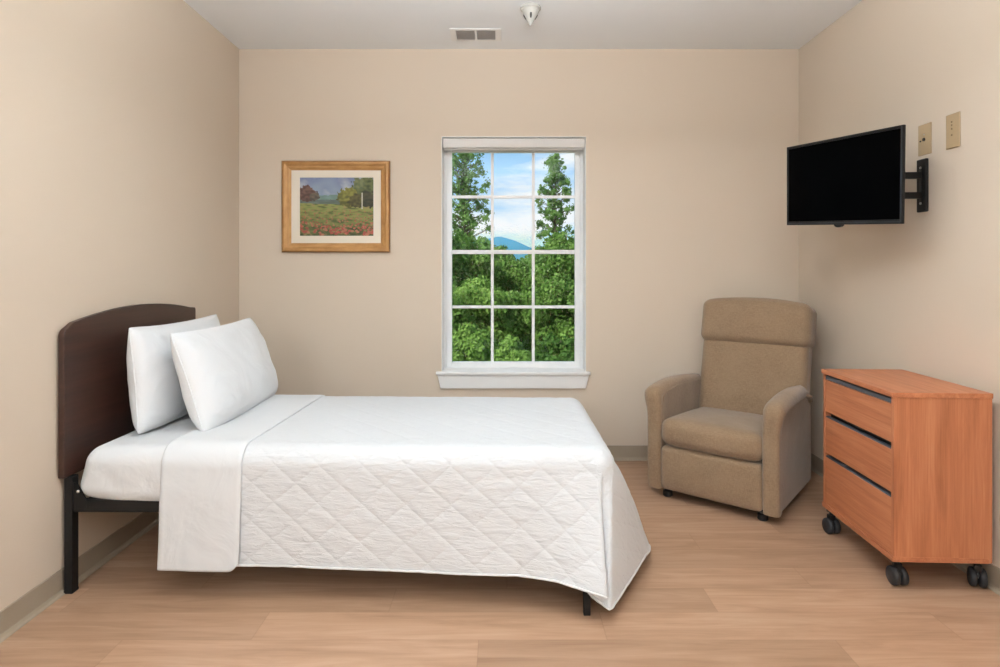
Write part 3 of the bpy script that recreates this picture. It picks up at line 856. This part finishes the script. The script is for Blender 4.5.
m = MB().box(-TW/2+.03, TW/2-.03, .012, .034, -TH/2+.02, TH/2-.02); m.box(-.24, .24, .034, .062, -TH/2+.03, TH/2-.09); m.build('back_cover', BLACKP, tvE, bevel=.006)
m = MB().lathe([(.026,-.004),(.026,.010)], 0, 0, 0, n=24, axis='y')
m.V = [(x+.0, y+.004, (z if z < 0 else z*.1)*.55-TH/2+.001) for x, y, z in m.V]; m.build('sensor_bump', TVB, tvE)

bk = thing('wall_bracket', (XR(2.784), 2.784, 1.536), 'black articulated wall bracket holding the television from behind', 'bracket')
L = lambda x, y, z: (x-bk.location[0], y-bk.location[1], z-bk.location[2])
MB().box(-.016, -.0005, -.031, .031, 0, .245).build('wall_plate', BLACK, bk, bevel=.004)
MB().box(-.020, -.0162, -.006, .006, .045, .200).build('plate_slot', BLACKP, bk, bevel=.001)
for z in (.040, .205): MB().lathe([(.006,-.0195),(.006,-.0163)], 0, 0, z, n=14, axis='x').build('screw', STEEL, bk)
tvb = tvE.matrix_world @ Vector((.02, .075, -.01))
elbow = Vector((1.745, 2.800, 0))
for zc in (1.706, 1.613):
    m = MB(); a = Vector((1.944, 2.784, zc)); b = Vector((elbow.x, elbow.y, zc))
    V = []; d = (b-a).normalized(); n_ = Vector((-d.y, d.x, 0))*.010
    for P in (a, b):
        for s_, zz in ((-1,-.015),(1,-.015),(1,.015),(-1,.015)): V.append(L(*(P+n_*s_+Vector((0,0,zz)))))
    m.add(V, [(0,1,2,3),(7,6,5,4),(0,4,5,1),(1,5,6,2),(2,6,7,3),(3,7,4,0)]); m.build('arm', BLACK, bk, bevel=.003)
m = MB().lathe([(.014,1.590),(.014,1.728)], elbow.x-bk.location[0], elbow.y-bk.location[1], -bk.location[2], n=18); m.build('pivot', BLACK, bk, smooth=True)
m = MB(); P0 = L(elbow.x, elbow.y, 1.66); P1 = L(tvb.x, tvb.y, tvb.z-.01)
m.tube([P0, P1], .015, 12); m.build('arm', BLACK, bk, smooth=True)
mp = MB().box(-.06, .06, .0625, .070, -.10, .08); mp.xf(Matrix.Translation(-Vector(bk.location)) @ tvE.matrix_world); mp.build('mounting_plate', BLACK, bk, bevel=.001)

# wall plates
PLATE = Mat('almond_wall_plate', srgb(174,150,116), rough=.4).m; DARK = Mat('dark_hole', (.02,.015,.01,1), rough=.6).m
def wplate(name, Y, w, z0, z1, label, cat, kind):
    X = XR(Y); e = thing(name, (X, Y, z0), label, cat)
    h = z1-z0
    MB().box(-.006, -.0002, -w/2, w/2, 0, h).build('cover_plate', PLATE, e, bevel=.003)
    if kind == 'jack':
        MB().lathe([(.0075,-.0105),(.0075,-.006)], 0, 0, h*.5, n=16, axis='x').build('jack', DARK, e)
        MB().lathe([(.0035,-.0095),(.0035,-.006)], 0, .024, h*.47, n=12, axis='x').build('screw', DARK, e)
        MB().lathe([(.003,-.0075),(.003,-.006)], 0, .0, h*.66, n=12, axis='x').build('screw', STEEL, e)
    else:
        for q_ in (.76, .67, .56, .38): MB().lathe([(.0036,-.0078),(.0036,-.006)], 0, .004, h*q_, n=12, axis='x').build('screw', Mat('dull_brass_screw', srgb(120,100,70), rough=.4, metal=.6).m, e)
k1 = 2.776/600; k2 = 2.598/600
wplate('wall_jack_plate', 2.776, .086, CAMZ+(270-155)*k1, CAMZ+(270-124)*k1, 'almond wall plate with one dark jack, just above the television bracket', 'wall plate', 'jack')
wplate('blank_wall_plate', 2.598, .081, CAMZ+(270-148)*k2, CAMZ+(270-113.5)*k2, 'almond wall plate with small screws and no jack, nearest the ceiling', 'wall plate', 'blank')

# ------------------------------------------------------------------ OUTSIDE
GZ = -4.0
G = var('meadow_grass', (.06,.12,.02,1), (.12,.20,.045,1), .8, rough=.95, spec=.1, detail=8).m
V = []; F = []; NX, NY = 60, 60
for j in range(NY+1):
    for i in range(NX+1):
        x = -260+520*i/NX; y = 5+ (j/NY)**2*700; V.append((x, y, GZ + .6*mnoise.noise(Vector((x*.05, y*.05, 0)))))
for j in range(NY):
    for i in range(NX): a = j*(NX+1)+i; F.append((a, a+1, a+NX+2, a+NX+1))
struct(MB().add(V, F).build('ground', G, smooth=True, angle=180))
# distant forested ridge
HM = var('forested_ridge', (.025,.050,.030,1), (.040,.075,.040,1), .05, rough=1, spec=.0, detail=8, bump=.3, bd=3).m
V = []; F = []; NX, NY = 160, 16
for j in range(NY+1):
    for i in range(NX+1):
        x = -500+1000*i/NX; t_ = j/NY; y = 640+260*t_
        px = x/900*600+502
        top_ = np.interp(px, [200, 380, 440, 475, 500, 515, 530, 545, 600, 700], [44, 60, 54, 44, 51, 44.0, 34, 37, 40, 46])
        z = GZ + (top_-GZ)*math.sin(min(t_, 1)*math.pi/2)**.9 + 2.0*mnoise.noise(Vector((x*.03, y*.03, 4)))*t_
        V.append((x, y, z))
    if j == NY: pass
for j in range(NY):
    for i in range(NX): a = j*(NX+1)+i; F.append((a, a+1, a+NX+2, a+NX+1))
struct(MB().add(V, F).build('hills', HM, smooth=True, angle=180))
# blue summer haze lying in the valley in front of the ridge
hz = bpy.data.materials.new('valley_haze'); hz.use_nodes = True; t = hz.node_tree; t.nodes.clear()
o_ = t.nodes.new('ShaderNodeOutputMaterial'); vs = t.nodes.new('ShaderNodeVolumeScatter'); vs.inputs['Color'].default_value = (.05,.26,.90,1); vs.inputs['Density'].default_value = .012; vs.inputs['Anisotropy'].default_value = 0.0
t.links.new(vs.outputs[0], o_.inputs['Volume'])
hzo = MB().box(-480, 480, 470, 633, GZ-1, 38).build('valley_haze', hz); struct(hzo)

def leafmat(name, ca, cb, cc_):
    M = Mat(name, rough=.6, spec=.2)
    v = M.coord(); f = M.noise(v, 1.1, 4); g = M.noise(v, 9, 2)
    f2 = M.math('ADD', M.math('MULTIPLY', f, .6), M.math('MULTIPLY', g, .4))
    colr = M.ramp(f2, [(.34, ca), (.5, cb), (.66, cc_)]); M.color(colr)
    tl = M.n('ShaderNodeBsdfTranslucent'); M.l(colr, tl.inputs['Color']); ms = M.n('ShaderNodeMixShader'); ms.inputs[0].default_value = .35
    out = M.t.nodes['Material Output']; M.l(M.b.outputs[0], ms.inputs[1]); M.l(tl.outputs[0], ms.inputs[2]); M.l(ms.outputs[0], out.inputs['Surface'])
    return M.m
LEAF = [leafmat('leaves_mid_green', (.035,.085,.014,1), (.10,.20,.032,1), (.21,.33,.08,1)),
        leafmat('leaves_bright_green', (.06,.13,.02,1), (.15,.27,.045,1), (.27,.40,.10,1)),
        leafmat('leaves_dark_green', (.025,.07,.012,1), (.055,.13,.02,1), (.10,.20,.035,1)),
        leafmat('leaves_cool_green', (.08,.17,.05,1), (.15,.28,.07,1), (.26,.40,.12,1))]
BARK = var('grey_brown_bark', (.06,.045,.03,1), (.14,.11,.08,1), 6, rough=.9, bump=.5, bd=.02).m
def leaves_mesh(name, C_, Rr, nleaf, size, mat, parent, seed, shell=.45, stretch=1.0, scat=.10):
    r_ = np.random.default_rng(seed)
    C_ = np.array(C_); Rr = np.array(Rr); p = Rr**2/np.sum(Rr**2)
    b = r_.choice(len(C_), nleaf, p=p)
    d = r_.normal(size=(nleaf, 3)); d /= np.linalg.norm(d, axis=1)[:, None]
    rad = Rr[b]*(1-shell*r_.random(nleaf)**2)*(1+scat*r_.normal(size=nleaf))
    P = C_[b] + d*rad[:, None]*np.array([1, 1, stretch])
    nrm = d + r_.normal(size=(nleaf, 3))*.55; nrm /= np.linalg.norm(nrm, axis=1)[:, None]
    a = np.cross(nrm, r_.normal(size=(nleaf, 3))); a /= np.linalg.norm(a, axis=1)[:, None]; c = np.cross(nrm, a)
    s = size*(.6+.8*r_.random(nleaf))[:, None]
    V = np.empty((nleaf, 4, 3)); V[:, 0] = P-a*s; V[:, 1] = P-c*s*.55+nrm*s*.12; V[:, 2] = P+a*s; V[:, 3] = P+c*s*.55+nrm*s*.12
    V = V.reshape(-1, 3).astype(np.float32)
    me = bpy.data.meshes.new(name); me.vertices.add(nleaf*4); me.vertices.foreach_set('co', V.ravel())
    me.loops.add(nleaf*4); me.loops.foreach_set('vertex_index', np.arange(nleaf*4, dtype=np.int32))
    me.polygons.add(nleaf); me.polygons.foreach_set('loop_start', np.arange(0, nleaf*4, 4, dtype=np.int32)); me.polygons.foreach_set('loop_total', np.full(nleaf, 4, dtype=np.int32))
    me.update(calc_edges=True); me.materials.append(mat)
    o = bpy.data.objects.new(name, me); link(o, parent); return o
def W2(px, py, Y): return ((px-502)/600*Y, CAMZ+(270-py)/600*Y)
def tree(px, pyc, rx, rz, Y, mat, label, nleaf, size, seed, nb=34, br=.30, name='leafy_tree', cat='tree', group='trees outside the window', trunk_r=.13, shell=.45):
    """crown centre at pixel px, pyc seen at distance Y; rx, rz half sizes in metres"""
    X, Z = W2(px, pyc, Y); r_ = random.Random(seed)
    e = thing(name, (X, Y, GZ), label, cat, group=group)
    base = Z-GZ; C_ = []; Rr = []
    for i in range(nb):
        while True:
            p = Vector((r_.uniform(-1, 1), r_.uniform(-1, 1), r_.uniform(-1, 1)))
            if p.length < 1 and p.length > .25: break
        k_ = 1-.35*max(0, p.z)
        C_.append((p.x*rx*(1-br)*k_, p.y*rx*(1-br)*k_, base+p.z*rz*(1-br*.8))); Rr.append(rx*br*r_.uniform(.7, 1.25))
    leaves_mesh('foliage', C_, Rr, nleaf, size, mat, e, seed, shell)
    m = MB(); m.tube([(0,0,-.2), (.05,.02,base*.4), (-.03,.04,base*.8), (.02,0,base+rz*.75)], [trunk_r, trunk_r*.75, trunk_r*.5, trunk_r*.12], 9)
    for i in range(0, nb, 2):
        c = Vector(C_[i]); h_ = max(.3, min(c.z-.5*abs(c.x)-.3, base+rz*.6)); s = Vector((.0, .0, h_)); md = (s+c)/2+Vector((0, 0, .1*rz))
        m.tube([s, md, c], [trunk_r*.30, trunk_r*.18, trunk_r*.06], 5)
    m.build('trunk', BARK, e, smooth=True, angle=180)
    return e
# back row of tree tops
tree(466, 283, 2.6, 2.6, 32, LEAF[0], 'bushy mid green tree seen through the left of the window, below the tall one', 26000, .10, 21)
tree(512, 296, 2.5, 2.3, 34, LEAF[0], 'bushy tree in the middle of the window view, just below the blue ridge', 26000, .10, 22)
tree(566, 280, 3.0, 3.2, 32, LEAF[0], 'rounded green tree at the right of the window view, under the slender one', 30000, .10, 23)
tree(420, 280, 3.2, 3.2, 30, LEAF[2], 'dark green tree beyond the left edge of the window view', 16000, .12, 24)
tree(625, 280, 3.4, 3.4, 31, LEAF[2], 'dark green tree beyond the right edge of the window view', 16000, .12, 25)
tree(489, 262, 1.9, 1.6, 40, LEAF[3], 'farther green tree top just left of the blue ridge gap', 14000, .12, 26)
tree(540, 270, 1.9, 1.7, 42, LEAF[3], 'farther green tree top just right of the blue ridge gap', 14000, .12, 27)
tree(368, 286, 3.2, 3.2, 30, LEAF[0], 'mid green tree far beyond the left edge of the window view', 12000, .13, 28)
tree(318, 300, 3.2, 3.4, 27, LEAF[2], 'dark green tree farthest beyond the left edge of the window view', 10000, .14, 29)
tree(690, 286, 3.2, 3.2, 30, LEAF[0], 'mid green tree far beyond the right edge of the window view', 12000, .13, 30)
# middle row
tree(388, 335, 1.8, 1.8, 20, LEAF[1], 'bright green tree standing well left of the window view', 9000, .08, 36)
tree(655, 335, 1.8, 1.8, 20, LEAF[1], 'bright green tree standing well right of the window view', 9000, .08, 37)
tree(478, 322, 1.55, 1.5, 21, LEAF[1], 'bright green bushy tree lower left in the window view', 26000, .065, 31)
tree(520, 322, 1.55, 1.4, 22, LEAF[0], 'mid green tree at lower centre of the window view', 22000, .065, 32)
tree(560, 318, 1.6, 1.6, 21, LEAF[0], 'mid green tree with open clumps at lower right of the window view', 20000, .065, 33)
tree(436, 330, 1.6, 1.7, 20, LEAF[0], 'mid green tree hidden behind the left window jamb', 12000, .07, 34)
tree(605, 325, 1.8, 1.8, 20, LEAF[0], 'mid green tree hidden behind the right window jamb', 12000, .07, 35)
# near bushes
tree(470, 356, .85, .85, 15, LEAF[1], 'light green round bush at the bottom left of the window view', 20000, .045, 41, nb=26, name='round_bush', cat='bush', trunk_r=.05)
tree(512, 364, .62, .62, 14, LEAF[1], 'small light green round bush at the bottom centre of the window view', 14000, .04, 42, nb=22, name='round_bush', cat='bush', trunk_r=.05)
tree(560, 366, .85, .85, 15, LEAF[2], 'dark green bush at the bottom right of the window view', 12000, .05, 43, nb=24, name='round_bush', cat='bush', trunk_r=.05)
# tall sparse trees
def tall(px, pt_, pb, halfw, Y, mat, label, seed, nb, nleaf, size, lean=0, br=.22, taper=1.0, trunkpx=None):
    X, Zt = W2(px, pt_, Y); _, Zb = W2(px, pb, Y); r_ = random.Random(seed)
    e = thing('slender_tree', (X, Y, GZ), label, 'tree', group='trees outside the window')
    C_ = []; Rr = []; m = MB(); H = Zt-GZ; hb = Zb-GZ
    m.tube([(0,0,-.2), (.06,0,hb), (lean*.5,.03,(hb+H)/2), (lean,0,H-.1)], [.16, .12, .07, .02], 8)
    for i in range(nb):
        t_ = (i+.5)/nb; z = hb+(H-hb)*t_; env = halfw*(math.sin(math.pi*min(1, (t_*.92+.08)))**.6)*(1 if taper == 0 else (1.05-.45*t_))
        a = i*2.4+r_.uniform(-.4, .4); rad = env*r_.uniform(.1, 1.0)*(1 if mnoise.noise(Vector((a*.7, z*.6, seed))) > -.3 else .5)
        c = Vector((lean*t_+rad*math.cos(a), rad*math.sin(a), z+r_.uniform(-.1, .2)))
        C_.append(tuple(c)); Rr.append(halfw*br*r_.uniform(.5, 1.5))
        s = Vector((lean*t_*.8, 0, z-rad*.5)); m.tube([s, (s+c)/2+Vector((0,0,.06)), c], [.04, .025, .012], 5)
    leaves_mesh('foliage', C_, Rr, nleaf, size, mat, e, seed, .9, scat=.55)
    m.build('trunk', BARK, e, smooth=True, angle=180)
tall(464, 126, 262, 2.7, 45, LEAF[3], 'tall airy tree with gaps of sky at the left of the window view', 51, 300, 14000, .11, br=.085)
tall(555, 156, 262, 1.6, 48, LEAF[3], 'tall slender tree against the sky at the right of the window view', 58, 200, 12500, .11, br=.11, taper=0)

# ------------------------------------------------------------------ light
sun = bpy.data.lights.new('sun', 'SUN'); sun.energy = 9.0; sun.angle = .01; sun.color = (1, .95, .86)
so_ = bpy.data.objects.new('sun', sun); link(so_); so_.rotation_euler = (math.radians(46), 0, math.radians(-52))
w = bpy.data.worlds.new('sky'); scene.world = w; w.use_nodes = True; t = w.node_tree; t.nodes.clear()
out = t.nodes.new('ShaderNodeOutputWorld'); bg = t.nodes.new('ShaderNodeBackground'); tcw = t.nodes.new('ShaderNodeTexCoord')
sep = t.nodes.new('ShaderNodeSeparateXYZ'); t.links.new(tcw.outputs['Generated'], sep.inputs[0])
rp = t.nodes.new('ShaderNodeValToRGB'); e = rp.color_ramp.elements; e[0].position = .0; e[0].color = (.62,.82,.97,1); e[1].position = .26; e[1].color = (.26,.56,.92,1)
t.links.new(sep.outputs[2], rp.inputs[0])
mpw = t.nodes.new('ShaderNodeMapping'); mpw.inputs['Scale'].default_value = (1.6, 1.6, 6.5); mpw.inputs['Location'].default_value = (.35, 0, .42); t.links.new(tcw.outputs['Generated'], mpw.inputs[0])
nw = t.nodes.new('ShaderNodeTexNoise'); nw.inputs['Scale'].default_value = 2.6; nw.inputs['Detail'].default_value = 7; nw.inputs['Roughness'].default_value = .55; t.links.new(mpw.outputs[0], nw.inputs['Vector'])
rc_ = t.nodes.new('ShaderNodeValToRGB'); e = rc_.color_ramp.elements; e[0].position = .47; e[0].color = (0,0,0,1); e[1].position = .62; e[1].color = (1,1,1,1); t.links.new(nw.outputs['Fac'], rc_.inputs[0])
mxw = t.nodes.new('ShaderNodeMix'); mxw.data_type = 'RGBA'; t.links.new(rc_.outputs['Color'], mxw.inputs[0]); t.links.new(rp.outputs['Color'], mxw.inputs[6]); mxw.inputs[7].default_value = (.93,.95,.99,1)
t.links.new(mxw.outputs[2], bg.inputs['Color']); bg.inputs['Strength'].default_value = 1.15; t.links.new(bg.outputs[0], out.inputs[0])

LC = (.865, .945, 1); SOFT = 36
# fill lamps added outside the camera's view: uplight pendants and a softbox
LIT = bpy.data.materials.new('fill_lamp_diffuser'); LIT.use_nodes = True; bb = LIT.node_tree.nodes['Principled BSDF']  # glowing front of the added softbox
bb.inputs['Base Color'].default_value = (.9,.9,.88,1); bb.inputs['Emission Color'].default_value = (.93,.97,1,1); bb.inputs['Emission Strength'].default_value = 1.0

def pendant(x, y, label, up, down, sx_=.9, sy_=.26, z=2.15):  # added uplight, hung out of view to brighten the ceiling and room
    f = thing('fill_pendant_light', (x, y, z), label, 'added fill lamp', group='added fill pendants')
    m = MB(); ringz(m, sx_/2+.02, sy_/2+.02, .02, .0, .045); m.box(-sx_/2, sx_/2, -sy_/2, sy_/2, .018, .024); m.build('housing', WHITE, f, bevel=.003)
    MB().box(-sx_/2, sx_/2, -sy_/2, sy_/2, .002, .012).build('bottom_plate', WHITE, f, bevel=.002)
    for xx in (-sx_*.35, sx_*.35): MB().lathe([(.004,.02),(.004,CEIL-z-.02),(.03,CEIL-z-.018),(.03,CEIL-z)], xx, 0, 0, n=12).build('hanger', WHITE, f, smooth=True)
    for nm, e, zz, rx in (('fill_uplight', up, .05, math.pi),):
        l = bpy.data.lights.new(nm, 'AREA'); l.shape = 'RECTANGLE'; l.size = sx_; l.size_y = sy_; l.energy = e; l.color = LC
        o = bpy.data.objects.new(nm, l); link(o, f); o.location = (0, 0, zz); o.rotation_euler = (rx, 0, 0)
pendant(.10, 1.60, 'added long white fill pendant, out of view, over the middle of the room', 98, 0)
pendant(.10, -.70, 'added long white fill pendant, out of view, over the near end of the room', 90, 0)
sb = thing('fill_softbox_lamp', (-1.22, -1.45, 0), 'added unseen softbox fill lamp on a black tripod behind the viewer', 'studio lamp')  # added behind the camera to lift the far wall
for k in range(3):
    a = k*2.094+.5; MB().tube([(0,0,.62),(.36*math.cos(a),.36*math.sin(a),.012)], .010, 8).build('leg', BLACK, sb, smooth=True)
MB().lathe([(.013,.55),(.013,1.82)], n=12).build('pole', BLACK, sb, smooth=True)
head = bpy.data.objects.new('softbox', None); link(head, sb); head.location = (0, 0, 1.85)
_d = Vector((.55, 4.0, 1.55)) - Vector((-1.22, -1.45, 1.85)); head.rotation_euler = _d.to_track_quat('-Z', 'Y').to_euler()
m = MB(); V = [(-.42,-.42,-.02),(.42,-.42,-.02),(.42,.42,-.02),(-.42,.42,-.02),(-.07,-.07,.30),(.07,-.07,.30),(.07,.07,.30),(-.07,.07,.30)]
m.add(V, [(4,5,6,7),(0,1,5,4),(1,2,6,5),(2,3,7,6),(3,0,4,7)]); m.build('shell', BLACK, head)
MB().box(-.42,.42,-.42,.42,-.022,-.018).build('diffuser', LIT, head)
l = bpy.data.lights.new('lamp', 'AREA'); l.shape = 'SQUARE'; l.size = .82; l.energy = SOFT; l.color = LC
o = bpy.data.objects.new('lamp', l); link(o, head); o.location = (0, 0, -.026)

# ------------------------------------------------------------------ camera
cam = bpy.data.cameras.new('camera'); cam.sensor_width = 36; cam.lens = 21.6; cam.shift_x = -.002; cam.shift_y = -.0635; cam.clip_end = 3000; cam.clip_start = .05
co = bpy.data.objects.new('camera', cam); link(co); co.location = (0, 0, CAMZ); co.rotation_euler = (math.radians(90), 0, 0)
scene.camera = co
vs_ = scene.view_settings; vs_.view_transform = 'Standard'; vs_.look = 'None'; vs_.gamma = 1; vs_.use_curve_mapping = False; vs_.exposure = -.13
